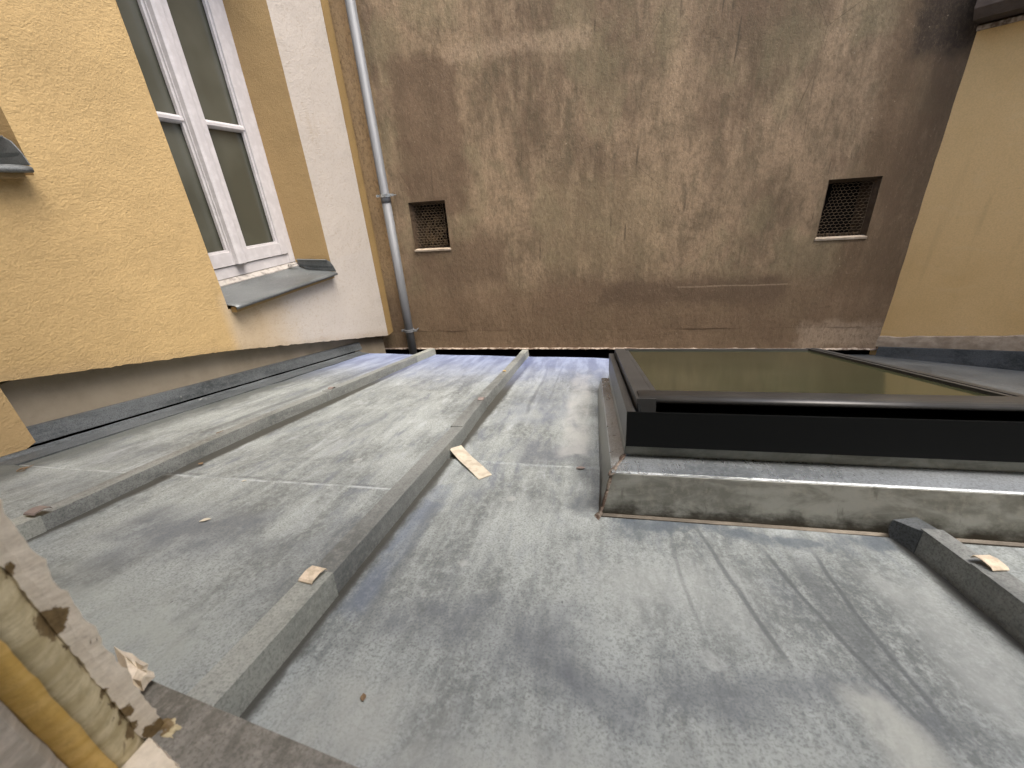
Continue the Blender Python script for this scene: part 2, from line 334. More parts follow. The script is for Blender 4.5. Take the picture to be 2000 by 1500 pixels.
# ------------------------------------------------------------------ object helpers
def tag(o, label=None, cat=None, group=None, kind=None):
    if label: o['label'] = label
    if cat: o['category'] = cat
    if group: o['group'] = group
    if kind: o['kind'] = kind
    return o
def empty(name, loc=(0, 0, 0), mat=None):
    o = bpy.data.objects.new(name, None); COL.objects.link(o); o.empty_display_size = .1
    if mat is not None: o.matrix_world = mat
    else: o.location = Vector(loc) + OFF
    return o
def new_obj(name, bm, mats, parent=None, smooth=False, bevel=0.0, seg=2, world=True, recalc=True):
    """vertices are in eye-centred metres (world=True) or in the parent's own frame (world=False)"""
    if bevel > 0:
        es = [e for e in bm.edges if e.is_manifold and e.calc_face_angle(0) > .5]
        bmesh.ops.bevel(bm, geom=es, offset=bevel, segments=seg, affect='EDGES', profile=.5, clamp_overlap=True)
    if recalc: bmesh.ops.recalc_face_normals(bm, faces=bm.faces)
    me = bpy.data.meshes.new(name)
    if parent is not None and world:
        q = parent
        inv = q.matrix_basis.inverted() if q.parent is None else (q.parent.matrix_basis @ q.matrix_basis).inverted()
        bm.transform(inv @ Matrix.Translation(OFF))
    bm.to_mesh(me); bm.free()
    o = bpy.data.objects.new(name, me); COL.objects.link(o)
    if parent is not None: o.parent = parent
    elif world: o.location = OFF
    for mm in (mats if isinstance(mats, (list, tuple)) else [mats]): me.materials.append(mm)
    if smooth:
        for f in me.polygons: f.use_smooth = True
    return o
def box(bm, a, b, mi=0):
    x0, y0, z0 = a; x1, y1, z1 = b
    v = [bm.verts.new(q) for q in ((x0, y0, z0), (x1, y0, z0), (x1, y1, z0), (x0, y1, z0), (x0, y0, z1), (x1, y0, z1), (x1, y1, z1), (x0, y1, z1))]
    for f in ((0, 3, 2, 1), (4, 5, 6, 7), (0, 1, 5, 4), (1, 2, 6, 5), (2, 3, 7, 6), (3, 0, 4, 7)):
        bm.faces.new([v[i] for i in f]).material_index = mi
    return v
def B(*bs):
    bm = bmesh.new()
    for a, b in bs: box(bm, a, b)
    return bm
def loft(bm, rings, close=True, cap=True, mi=0):
    R = [[bm.verts.new(p) for p in r] for r in rings]
    k = len(R[0])
    for i in range(len(R) - 1):
        for j in range(k if close else k - 1):
            bm.faces.new((R[i][j], R[i][(j + 1) % k], R[i + 1][(j + 1) % k], R[i + 1][j])).material_index = mi
    if cap and close:
        bm.faces.new(R[0][::-1]).material_index = mi; bm.faces.new(R[-1]).material_index = mi
    return R
def tube(bm, pts, r, seg=6):
    pts = [Vector(p) for p in pts]; rings = []
    for i, p in enumerate(pts):
        t = (pts[min(i + 1, len(pts) - 1)] - pts[max(i - 1, 0)]).normalized()
        a = t.cross(Vector((0, 0, 1)) if abs(t.z) < .9 else Vector((1, 0, 0))).normalized(); b = t.cross(a)
        rings.append([p + (a * math.cos(2 * math.pi * j / seg) + b * math.sin(2 * math.pi * j / seg)) * r for j in range(seg)])
    loft(bm, rings)
def nz(x, y=0, z=0): return noise.noise(Vector((x, y, z)))

# ------------------------------------------------------------------ setting
bm = B(((-60, -60, -Z0 - .2), (60, 60, -Z0)))
n = NT('yard_paving'); M['yard'] = n.done(n.mix(n.noise(n.pos(), 3, 4), (.12, .11, .1), (.2, .19, .17)), .9)
tag(new_obj('ground', bm, M['yard']), kind='structure')

# ------------------------------------------------------------------ left wall with two windows
WX = -1.54; RX = -1.80
def zb(y):
    if y < .72: return -.555 + .012 * nz(y * 30) + .05 * (.72 - y)
    if y < 1.437: b = -.362 - (y - .72) * .251
    else: b = -.542 - (y - 1.437) * .2865
    return b + .0045 * nz(y * 22, 3) + .003 * nz(y * 75, 8)
O1 = (1.487, 2.288, -.375, 1.30)
O2 = (.31, 1.030, .132, 1.75)
wall = tag(empty('yellow_house_wall', (WX, 1.5, -3.4)), 'rough yellow stucco wall on the left with a white framed window set deep in it', 'wall', kind='thing')
ys = sorted(set([.13, .7199, .7201, O1[0], O1[1], O2[0], O2[1], 2.785] + [.13 + i * .0125 for i in range(213)]))
ys = [y for i, y in enumerate(ys) if y <= 2.785]
zs = [O2[2], O1[2], 1.30, 1.75, 3.0, .5, -.1, -.24, 1.0]; zs = sorted(set(zs))
bm = bmesh.new(); cache = {}
def V(x, y, z):
    k = (round(x, 5), round(y, 5), round(z, 5))
    if k not in cache: cache[k] = bm.verts.new((x, y, z))
    return cache[k]
def wf(x, y, z):   # slightly uneven face
    if abs(y - 2.785) < 1e-4 or any(abs(y - q) < 1e-4 for q in (O1[0], O1[1], O2[0], O2[1])): j = .0012 * nz(3, y, z * 30)
    else: j = .0022 * nz(y * 4, z * 4, 2)
    return V(x + j, y, z)
zl = [z for z in zs if z > -.30]
zfine = []
for i, z in enumerate(zl[:-1]):
    k = max(1, int((zl[i + 1] - z) / .05)); zfine += [z + (zl[i + 1] - z) * t / k for t in range(k)]
zfine.append(zl[-1])
for i in range(len(ys) - 1):
    ya, yb = ys[i], ys[i + 1]; ym = (ya + yb) / 2
    def cell(z0a, z0b, z1a, z1b):
        bm.faces.new((wf(WX, ya, z0a), wf(WX, yb, z0b), wf(WX, yb, z1b), wf(WX, ya, z1a)))
    za, zb_ = zb(ya), zb(yb)
    # foot
    if ym < 1.487 or True:
        top = -.24 if ym < O1[0] or ym > O1[1] else O1[2]
        for t in range(4):
            f0, f1 = t / 4, (t + 1) / 4
            cell(za + (top - za) * f0, zb_ + (top - zb_) * f0, za + (top - za) * f1, zb_ + (top - zb_) * f1)
        bm.faces.new((wf(WX, ya, za), V(-1.60, ya, za - .004), V(-1.60, yb, zb_ - .004), wf(WX, yb, zb_)))
    for k in range(len(zfine) - 1):
        z0, z1 = zfine[k], zfine[k + 1]; zm = (z0 + z1) / 2
        if zm < -.24: continue
        if O1[0] < ym < O1[1] and O1[2] < zm < O1[3]: continue
        if O2[0] < ym < O2[1] and O2[2] < zm < O2[3]: continue
        cell(z0, z0, z1, z1)
q = zb(.7199); r_ = zb(.7201)
bm.faces.new((V(WX, .72, q), V(-1.60, .72, q), V(-1.60, .72, r_), V(WX, .72, r_)))
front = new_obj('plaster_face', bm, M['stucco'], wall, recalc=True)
# reveals of both openings and the rest of the masonry
bm = bmesh.new()
for (a, b, c0, d) in (O1, O2):
    def rv(p0, p1, n1):
        k = 14; P = []
        for t in range(k + 1):
            s = [p0[j] + (p1[j] - p0[j]) * t / k for j in range(2)]
            P.append([bm.verts.new((WX + .0012 * nz(3, s[0], s[1] * 30), s[0], s[1])), bm.verts.new((RX - .03, s[0], s[1]))])
        for t in range(k): bm.faces.new((P[t][0], P[t][1], P[t + 1][1], P[t + 1][0]))
    rv((b, c0), (b, d), 0); rv((a, d), (a, c0), 0); rv((b, d), (a, d), 0); rv((a, c0), (b, c0), 0)
new_obj('window_reveal', bm, M['stucco_reveal'], wall, recalc=False)
# golden corner bead at the far end
bm = bmesh.new(); rings = []
for t in range(61):
    z = -.925 - .012 + (3.0 + .93) * t / 60
    if t == 0: z = -.93
    j = .002 * nz(z * 14, 5); j2 = .004 * nz(z * 40, 9)
    rings.append([(WX + .0005, 2.7855, z), (WX - .002, 2.80 + j, z), (WX - .006, 2.885 + j + j2, z), (-1.72, 2.89, z), (-1.72, 2.786, z)])
loft(bm, rings)
new_obj('corner_edge', bm, M['stucco_bead'], wall)
bm = B(((-1.86, .131, -3.4), (-1.585, 2.775, -.38)), ((-1.99, .13, -3.4), (-1.862, 2.88, 3.0)))
new_obj('plinth', bm, M['plinth'], wall)

def make_window(name, Y0, Y1, zbot, ztop, barz, base, label):
    """inward-opening casement in the frame plane x = -1.777; Y0..Y1 clear opening"""
    t = empty(name, (-1.777, (Y0 + Y1) / 2, base)); tag(t, label, 'window', 'casement windows in the yellow wall')
    fx = -1.777; mid = (Y0 + Y1) / 2
    fz0, fz1 = zbot, ztop
    # fixed frame
    bm = B(((fx - .05, Y0 + .001, fz0), (fx + .006, Y0 + .048, fz1)), ((fx - .05, Y1 - .048, fz0), (fx + .006, Y1 - .001, fz1)),
           ((fx - .05, Y0 + .048, fz0), (fx + .004, Y1 - .048, fz0 + .05)), ((fx - .05, Y0 + .048, fz1 - .05), (fx + .004, Y1 - .048, fz1)))
    new_obj('frame', bm, M['white'], t, bevel=.004)
    for s, (a, b) in enumerate(((Y0 + .052, mid - .003), (mid + .003, Y1 - .052))):
        st = .052; sz0, sz1 = fz0 + .054, fz1 - .054
        sa = st + (.022 if s else .0); sb = st + (0 if s else .022)
        bm = B(((fx - .04, a, sz0), (fx + .012, a + st, sz1)), ((fx - .04, b - st, sz0), (fx + .012, b, sz1)),
               ((fx - .04, a + st, sz0), (fx + .010, b - st, sz0 + .062)), ((fx - .04, a + st, sz1 - .055), (fx + .010, b - st, sz1)))
        sash = new_obj('sash', bm, M['white'], t, bevel=.005)
        # moulded inner bead
        bm = B(((fx - .012, a + st, sz0 + .062), (fx + .002, a + st + .010, sz1 - .055)), ((fx - .012, b - st - .010, sz0 + .062), (fx + .002, b - st, sz1 - .055)),
               ((fx - .012, a + st + .010, sz0 + .062), (fx + .002, b - st - .010, sz0 + .072)))
        new_obj('glazing_bead', bm, M['white'], sash, bevel=.003)
        bm = B(((fx - .026, a + st - .004, sz0 + .058), (fx - .020, b - st + .004, sz1 - .05)))
        new_obj('pane', bm, M['pane'], sash)
        bm = bmesh.new()
        prof = [(-.018, -.017), (-.018, .017), (-.002, .015), (.006, .006), (.006, -.006), (-.002, -.015)]
        loft(bm, [[(fx + px_, yy, barz + pz) for px_, pz in prof] for yy in (a + st - .003, b - st + .003)])
        new_obj('glazing_bar', bm, M['white'], sash)
    # cover strip on the meeting stiles
    bm = bmesh.new()
    prof = [(-.002, -.045), (-.002, .012), (.018, .010), (.024, .002), (.024, -.030), (.018, -.043)]
    loft(bm, [[(fx + .014 + px_, mid + py_ - .006, zz) for px_, py_ in prof] for zz in (fz0 + .056, fz1 - .056)])
    new_obj('cover_strip', bm, M['white'], t, bevel=.002)
    # whitewashed bed under the frame
    bm = bmesh.new()
    prof = [(fx - .05, fz0 - .06), (fx + .028, fz0 - .06), (fx + .028, fz0 - .022), (fx + .010, fz0 - .003), (fx - .05, fz0 - .003)]
    k = 40
    loft(bm, [[(x + (.002 * nz(i * .7, x * 50) if j in (2, 3) else 0), Y0 + .001 + (Y1 - Y0 - .002) * i / k, z + (.002 * nz(i * .9, 4) if j in (2, 3) else 0)) for j, (x, z) in enumerate(prof)] for i in range(k + 1)])
    new_obj('bedding', bm, M['white_sill'], t)
    # folded zinc sill: back upstand, tray, drip and upturned far end
    bm = bmesh.new()
    zt = fz0 - .05
    prof = [(-1.757, zt + .028), (-1.735, zt + .012), (-1.700, zt - .001), (-1.62, zt - .008), (-1.535, zt - .016), (-1.505, zt - .021), (-1.497, zt - .026), (-1.497, zt - .034), (-1.503, zt - .036)]
    k = 24; rings = []
    for i in range(k + 1):
        f = i / k; y = Y0 + .004 + (Y1 - Y0 - .008) * f
        rings.append([(x, (y if x < -1.55 else Y0 + .002 + (Y1 - Y0 - .027) * f), z + .0015 * nz(f * 5, x * 30)) for x, z in prof])
    R = loft(bm, rings, close=False, cap=False)
    bmesh.ops.recalc_face_normals(bm, faces=bm.faces)
    sill = new_obj('sill', bm, M['zinc_sill'], t, smooth=True)
    so_ = sill.modifiers.new('t', 'SOLIDIFY'); so_.thickness = .0025; so_.offset = 0
    bm = bmesh.new()                                   # upturned end with rolled top
    yy = Y1 - .006
    pl = [(-1.755, zt + .03), (-1.755, zt + .062), (-1.548, zt + .052), (-1.528, zt + .040), (-1.512, zt + .012), (-1.503, zt - .018), (-1.60, zt - .008), (-1.70, zt)]
    loft(bm, [[(x, yy + d + (0 if x < -1.55 else -.018), z) for x, z in pl] for d in (0, .003)])
    loft(bm, [[(-1.755, yy - .016, zt + .062), (-1.755, yy + .002, zt + .064), (-1.755, yy + .002, zt + .058)], [(-1.545, yy - .032, zt + .053), (-1.545, yy - .018, zt + .055), (-1.545, yy - .018, zt + .049)]])
    new_obj('sill_end', bm, M['zinc_sill'], sill)
    # side plate under the drip
    bm = B(((-1.538, Y0 + .012, zt - .05), (-1.512, Y1 - .04, zt - .026)))
    new_obj('sill_support', bm, M['stucco_reveal'], sill)
    return t
win = make_window('casement_window', O1[0], O1[1], -.290, 1.30, .384, -.37, 'white two leaf window with grey panes and folded zinc sill, fully in view')
win2 = make_window('casement_window', O2[0], O2[1], .222, 1.75, .95, .12, 'window cut off by the left edge, only the end of its zinc sill showing')
bm = bmesh.new()
for k in range(3): box(bm, (-1.742 + .006 * k, 2.175 + .012 * k, -.305 + .002 * k), (-1.734 + .006 * k, 2.195 + .010 * k, -.292 - .002 * k))
tag(new_obj('mortar_crumb', bm, M['white_sill'], bevel=.002), 'small white crumb of mortar lying at the right end of the window bed', 'debris')

# ------------------------------------------------------------------ brown wall with two vents
BY = 2.95
vents = [(-1.278, -1.012, -.336, -.02), (1.322, 1.59, -.385, -.062)]
cb = tag(empty('brown_party_wall', (0, BY, -3.4)), 'tall stained brown cement wall closing the far side of the yard', 'wall', kind='thing')
bm = bmesh.new()
xs = sorted(set([-2.2, 1.90] + [v for q in vents for v in q[:2]] + [-2.2 + .05 * i for i in range(82)]))
zs = sorted(set([3.6] + [v for q in vents for v in q[2:]] + [-.95 + .05 * i for i in range(91)])); zs = [z for z in zs if z <= 3.6]
cv = {}
def bw(x, z, edge=False):
    k = (round(x, 4), round(z, 4))
    if k not in cv:
        near = any(a - .02 < x < b + .02 and c_ - .02 < z < d + .02 for a, b, c_, d in vents)
        j = 0 if near else .006 * nz(x * 1.5, z * 1.5, 1) + .002 * nz(x * 9, z * 9, 4)
        cv[k] = bm.verts.new((x, BY - j - .002, z))
    return cv[k]
for i in range(len(xs) - 1):
    for k in range(len(zs) - 1):
        xm, zm = (xs[i] + xs[i + 1]) / 2, (zs[k] + zs[k + 1]) / 2
        if any(a < xm < b and c_ < zm < d for a, b, c_, d in vents): continue
        bm.faces.new((bw(xs[i], zs[k]), bw(xs[i + 1], zs[k]), bw(xs[i + 1], zs[k + 1]), bw(xs[i], zs[k + 1])))
# ragged lower edge of the cement
prev = None
xf = [-2.2 + .0125 * i for i in range(329)]
low = [-1.098 - .006 * (x > .3) + .006 * nz(x * 18, 2) + .003 * nz(x * 60, 4) for x in xf]
rows = []
for x, l in zip(xf, low):
    rows.append([bm.verts.new((x, BY - .002 - .004 * nz(x * 2, 1), -.95)), bm.verts.new((x, BY - .004, -1.03)), bm.verts.new((x, BY - .008, l)), bm.verts.new((x, BY + .12, l + .004))])
for a, b in zip(rows, rows[1:]):
    for j in range(3): bm.faces.new((a[j + 1], b[j + 1], b[j], a[j]))
new_obj('cement_face', bm, M['brown'], cb)
bm = bmesh.new(); rings = []
for x, l in zip(xf[::2], low[::2]):
    h = .006 + .004 * abs(nz(x * 25, 7)); dd = .006 + .007 * abs(nz(x * 31, 3))
    rings.append([(x, BY, l - .003), (x, BY - .010 - dd, l + .001), (x, BY - .009 - dd * .7, l + h), (x, BY - .002, l + h + .006)])
loft(bm, rings)
new_obj('mortar_lip', bm, M['mortar'], cb)
bm = B(((-2.2, BY + .06, -3.4), (4.6, BY + .4, -1.08)))
new_obj('wall_foot', bm, M['shade_black'], cb)
bm = B(((-2.2, BY + .25, -1.079), (2.2, BY + .4, 3.6)))
new_obj('masonry', bm, M['shade_black'], cb)

def make_vent(a, b, c0, d, label, torn):
    t = empty('wall_vent', ((a + b) / 2, BY, c0)); tag(t, label, 'vent', 'square vent holes in the brown wall')
    dep = .16; sp = .022; bm = bmesh.new()
    # splayed rough surround then a square-cut shaft
    outer = [(a, c0), (b, c0), (b, d), (a, d)]; inner = [(a + sp, c0 + .006), (b - sp * .7, c0 + .006), (b - sp * .7, d - sp), (a + sp, d - sp)]
    def ring(pts, y, j):
        out = []
        for i in range(4):
            p0, p1 = pts[i], pts[(i + 1) % 4]
            for s in range(8):
                x = p0[0] + (p1[0] - p0[0]) * s / 8; z = p0[1] + (p1[1] - p0[1]) * s / 8
                out.append((x + j * nz(x * 50, z * 50, y), y, z + j * nz(z * 50, x * 50, y + 5)))
        return out
    loft(bm, [ring(outer, BY - .003, 0), ring(outer, BY + .008, .001), ring(inner, BY + .038, .004), ring(inner, BY + dep, .006)], cap=False)
    bmesh.ops.reverse_faces(bm, faces=bm.faces)
    new_obj('lining', bm, M['lining'], t, recalc=False)
    new_obj('shaft_end', B(((a - .01, BY + dep, c0 - .01), (b + .01, BY + dep + .01, d + .01))), M['void'], t)
    # pale cement sill
    bm = bmesh.new(); rings = []
    for i in range(17):
        x = a - .006 + (b - a + .010) * i / 16; j = .0015 * nz(i * .8, 2)
        rings.append([(x, BY - .010, c0 - .012 + j), (x, BY - .012, c0 - .001 + j), (x, BY + .014, c0 + .006 + j), (x, BY + .014, c0 - .012)])
    loft(bm, rings); new_obj('sill', bm, M['patch'], t)
    # chicken wire: hexagonal twists
    bm = bmesh.new(); cw, ch = .026, .034
    cols = int((b - a - .03) / cw) + 1; rws = int((d - c0 - .02) / ch) + 1
    for i in range(cols):
        for side in (0, 1):
            pts = []
            x0 = a + .022 + i * cw + (cw / 2 if side else 0)
            for r in range(rws + 1):
                for f, dx in ((0, -1), (.32, -1), (.5, 1), (.82, 1)):
                    z = c0 + .008 + (r + f) * ch
                    if z > d - .018: break
                    s = dx if not side else -dx
                    x = x0 + s * cw * .25
                    y = BY + .030 + .008 * nz(x * 9, z * 9)
                    if torn:
                        pull = max(0, 1 - (x - a) / .10) * max(0, min(1, (z - c0 - .1) / .15))
                        x += .035 * pull; y += .01 * pull
                    if x < b - .018: pts.append((x + .0015 * nz(z * 90, x * 40), y, z))
            if len(pts) > 2: tube(bm, pts, .0015 if not torn else .0010, 4)
    new_obj('wire_mesh', bm, M['wire'], t)
    return t
vl = make_vent(*vents[0], 'vent hole beside the drainpipe, stuffed with dry straw behind chicken wire', False)
vr = make_vent(*vents[1], 'vent hole near the yellow wall on the right with torn wire over a black shaft', True)
bm = bmesh.new(); a, b, c0, d = vents[0]
for i in range(260):
    x = random.uniform(a + .03, b - .03); z = c0 + .01 + abs(random.gauss(0, .13)); z = min(z, d - .05); y = BY + .05 + random.random() * .05 + (z - c0) * .12
    an = random.gauss(.9, .7); L = random.uniform(.02, .055)
    dx, dz = math.cos(an) * L, math.sin(an) * L; dy = random.uniform(-.012, .012)
    p = [Vector((x, y, z)), Vector((x + dx / 2, y + dy, z + dz / 2 + .003)), Vector((x + dx, y + dy, z + dz))]
    if p[2].x > b - .02 or p[2].x < a + .02 or p[2].z > d - .03 or p[2].z < c0: continue
    tube(bm, p, .0012, 3)
tag(new_obj('straw', bm, M['straw']), 'dry straw packed in the vent beside the drainpipe', 'straw', kind='stuff')
bm = bmesh.new(); a, b, c0, d = vents[1]
for i in range(11):
    x = a + .03 + i * .021; s = .006 + .004 * random.random()
    bmesh.ops.create_icosphere(bm, subdivisions=2, radius=s, matrix=Matrix.Translation((x, BY + .035 + .008 * random.random(), c0 + .006 + s * .6)) @ Matrix.Diagonal((1, 1, 1.4, 1)))
for v in bm.verts: v.co += Vector((nz(*(v.co * 90)), nz(*(v.co * 80)), nz(*(v.co * 70)))) * .003
tag(new_obj('rubble', bm, M['lining']), 'row of small mortar crumbs on the floor of the right vent', 'rubble', kind='stuff')

# ------------------------------------------------------------------ drainpipe
px_, py_, pr = -1.412, 2.89, .031
dp = tag(empty('drainpipe', (px_, py_, -1.35)), 'grey zinc drainpipe running down the brown wall by the corner', 'pipe')
bm = bmesh.new()
def ringz(z, r, k=28): return [(px_ + math.cos(6.28318 * j / k) * r, py_ + math.sin(6.28318 * j / k) * r, z) for j in range(k)]
loft(bm, [ringz(-1.35, pr), ringz(.0, pr), ]); new_obj('pipe_length', bm, M['pipe'], dp, smooth=False)
bm = bmesh.new(); loft(bm, [ringz(-.01, pr + .002), ringz(.04, pr + .002), ringz(.044, pr - .001), ringz(3.2, pr - .001)]); new_obj('pipe_length', bm, M['pipe'], dp)
for o in dp.children:
    for f in o.data.polygons: f.use_smooth = len(f.vertices) == 4
for zc in (.035, -.925):
    bm = bmesh.new(); loft(bm, [ringz(zc - .010, pr + .002), ringz(zc - .010, pr + .0075), ringz(zc + .010, pr + .0075), ringz(zc + .010, pr + .002)])
    for sx in (-1, 1):
        box(bm, (px_ + sx * (pr + .018) - .013, py_ - .008, zc - .008), (px_ + sx * (pr + .018) + .013, py_ + .006, zc + .008))
        tube(bm, [(px_ + sx * (pr + .022), py_ - .022, zc), (px_ + sx * (pr + .022), py_ + .055, zc)], .004, 8)
    new_obj('bracket', bm, M['zinc_bright'] if zc > -.5 else M['pipe'], dp)

# ------------------------------------------------------------------ right wall
Cx, Cy = 1.826, BY
dr = Vector((.678, -.735, 0)).normalized(); nrw = Vector((-dr.y, dr.x, 0)); nrw = -nrw if nrw.dot(Vector((-1, -1, 0))) < 0 else nrw
def RW(s, d, z): return (Cx + dr.x * s + nrw.x * d, Cy + dr.y * s + nrw.y * d, z)
rw = tag(empty('yellow_side_wall', (Cx + 1, Cy - 1, -3.4)), 'smooth dull yellow wall at the right meeting the brown wall at an angle', 'wall', kind='thing')
bm = bmesh.new()
for s0, s1 in ((-.02, 3.9),):
    R = []
    for i in range(40):
        s = s0 + (s1 - s0) * i / 39
        R.append([bm.verts.new(RW(s, .002 * nz(s * 3, z), z if z > -2 else -3.4)) for z in (-3.4, -1.2, -.8, -.3, .1, .558)])
    for a, b in zip(R, R[1:]):
        for j in range(5): bm.faces.new((a[j], b[j], b[j + 1], a[j + 1]))
new_obj('render_face', bm, M['render_right'], rw)
bm = bmesh.new(); loft(bm, [[RW(s, -.01, -3.4), RW(s, -.3, -3.4), RW(s, -.3, 3.0), RW(s, -.01, 3.0)] for s in (.0, 3.9)])
new_obj('masonry', bm, M['stone'], rw)
bm = bmesh.new()          # projecting dark stone course above with a thin mortar rim below
loft(bm, [[RW(s, -.02, .585), RW(s, .10 + .008 * nz(s * 7), .590), RW(s, .13, .63), RW(s, .12, .80 + .01 * nz(s * 5)), RW(s, -.02, .82)] for s in [.0 + i * .06 for i in range(66)]])
new_obj('stone_course', bm, M['stone'], rw)
bm = bmesh.new()
loft(bm, [[RW(s, -.01, .556 + .003 * nz(s * 14, 2)), RW(s, .012 + .004 * nz(s * 20), .558 + .003 * nz(s * 14)), RW(s, .016, .575), RW(s, -.01, .584)] for s in [.0 + i * .04 for i in range(98)]])
new_obj('mortar_rim', bm, M['mortar'], rw)
bm = bmesh.new(); rings = []
for i in range(120):
    s = -.01 + i * .03; top = -1.012 + .243 * s + .022 * nz(s * 4.2, 6) + .008 * nz(s * 14, 1)
    bot = -1.082 + .222 * s
    rings.append([RW(s, 0, bot - .01), RW(s, .010 + .003 * nz(s * 9), bot), RW(s, .009 + .003 * nz(s * 20, 3), (bot + top) / 2), RW(s, .005, top - .006), RW(s, 0, top)])
loft(bm, rings); new_obj('plaster_patch', bm, M['patch'], rw)
bm = bmesh.new()
loft(bm, [[RW(s, .0, -1.081 + .222 * s), RW(s, .022, -1.083 + .222 * s), RW(s, .026, -1.135 + .222 * s), RW(s, .034, -1.19 + .222 * s), RW(s, .0, -1.20 + .222 * s)] for s in [.02 + i * .19 for i in range(20)]])
new_obj('flashing', bm, M['zinc_dark'], rw)

# ------------------------------------------------------------------ the zinc roof: frame x across, y down the slope, z out of the roof
A = math.radians(11.583); H = .42
roofM = Matrix.Translation(OFF) @ Matrix.Rotation(-A, 4, 'X') @ Matrix.Translation((0, 0, -H))
roof = tag(empty('zinc_roof', mat=roofM), 'weathered grey zinc roof with raised batten caps sloping down to the dark gutter', 'roof', kind='thing')
def edge_v(x): return 2.345 - .10 * (x - .06) if x < 1.0 else 2.25
def sheet(x0, x1, v0, v1, e, lab=None, ph=0.0, turn=(True, True)):
    bm = bmesh.new(); nx = 26; nv = 60; R = []
    up_ = .012
    for j in range(nv + 1):
        row = []
        for i in range(nx + 1):
            x = x0 + (x1 - x0) * i / nx
            va = v0; vb = v1 if v1 is not None else edge_v(x)
            v = va + (vb - va) * (j / nv)
            z = e * min(1, (1 - j / nv) * 8 + .25) if v1 is None else e
            amp = min(1, i / 4, (nx - i) / 4) * .0035
            z += amp * (nz(x * 4 + ph, v * 3.2, 2) + .5 * nz(x * 9 + ph, v * 7, 5)) * 1.0
            if v1 is not None and j >= nv - 1: z += .0016
            row.append(bm.verts.new((x, v, z)))
        R.append(row)
    for a, b in zip(R, R[1:]):
        for i in range(nx): bm.faces.new((a[i], a[i + 1], b[i + 1], b[i]))
    bot = [bm.verts.new((q.co.x, q.co.y, q.co.z - (.0022 if v1 is not None else .012))) for q in R[-1]]
    for i in range(nx): bm.faces.new((R[-1][i + 1], R[-1][i], bot[i], bot[i + 1]))
    o = new_obj('zinc_sheet', bm, M['zinc_roof'], roof, smooth=False, world=False, recalc=False)
    for f in o.data.polygons: f.use_smooth = f.index < nx * nv
    if lab: o['label'] = lab
    return o
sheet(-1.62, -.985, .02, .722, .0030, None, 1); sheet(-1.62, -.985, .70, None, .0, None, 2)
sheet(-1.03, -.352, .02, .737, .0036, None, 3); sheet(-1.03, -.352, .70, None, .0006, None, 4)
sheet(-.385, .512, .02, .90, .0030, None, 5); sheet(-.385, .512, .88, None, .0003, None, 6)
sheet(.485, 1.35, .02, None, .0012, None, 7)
bm = bmesh.new(); box(bm, (-1.62, .0, -.09), (1.35, 2.12, -.012)); new_obj('roof_deck', bm, M['shade_black'], roof, world=False)

def cap(pts, wt, wb, h, m, bev=.0022, e=0.0):
    """folded batten cap; pts = [(x right base, v)...]"""
    bm = bmesh.new(); rings = []
    P = []
    for (xa, va), (xb, vb) in zip(pts, pts[1:]):
        k = max(2, int((vb - va) / .06))
        P += [(xa + (xb - xa) * t / k, va + (vb - va) * t / k) for t in range(k)]
    P.append(pts[-1])
    for x, v in P:
        j = .0008 * nz(v * 9, x); g = (wb - wt) / 2
        rings.append([(x - wb + j, v, e - .002), (x - wb + g + j, v, e + h), (x - g + j, v, e + h + .0006 * nz(v * 14)), (x + j, v, e - .002)])
    loft(bm, rings)
    return new_obj('batten_cap', bm, m, roof, bevel=bev, seg=2, world=False)
# batten 2, in front of the eye
cap([(-.3445, .02), (-.3465, .437)], .037, .045, .0385, M['zinc_pale'])
cap([(-.3485, .43), (-.350, 1.06)], .034, .041, .036, M['zinc'])
cap([(-.3515, 1.045), (-.361, 1.33)], .035, .043, .0385, M['zinc'])
cap([(-.364, 1.32), (-.376, 2.30)], .034, .041, .036, M['zinc'])
cap([(-.374, 2.27), (-.377, 2.415)], .036, .044, .038, M['zinc_pale'])
# batten 1
cap([(-.976, .02), (-.9805, .497)], .037, .045, .0360, M['zinc_pale'])
cap([(-.983, .49), (-1.008, .85), (-1.015, 1.05), (-1.008, 1.42)], .034, .041, .033, M['zinc'])
cap([(-1.006, 1.40), (-.992, 2.2)], .036, .043, .0355, M['zinc'])
cap([(-.990, 2.19), (-.984, 2.46)], .038, .047, .038, M['zinc_pale'])
# batten 3, stopped against the skylight kerb with a scooped end
cap([(.529, .02), (.5275, .575)], .031, .044, .046, M['zinc'])
cap([(.5255, .57), (.5235, .66)], .028, .040, .043, M['zinc'])
bm = bmesh.new(); rings = []
for i in range(9):
    t = i / 8; v = .655 + .048 * t; up2 = .030 * t * t
    rings.append([(.4825 - .010 * t * t, v, -.001 + up2 * .2), (.489 - .008 * t, v, .041 * (1 - .25 * t) + .0), (.513, v, .043 * (1 - .12 * t)), (.523, v, -.001)])
loft(bm, rings); new_obj('batten_stop', bm, M['zinc_dark'], roof, bevel=.002, world=False)
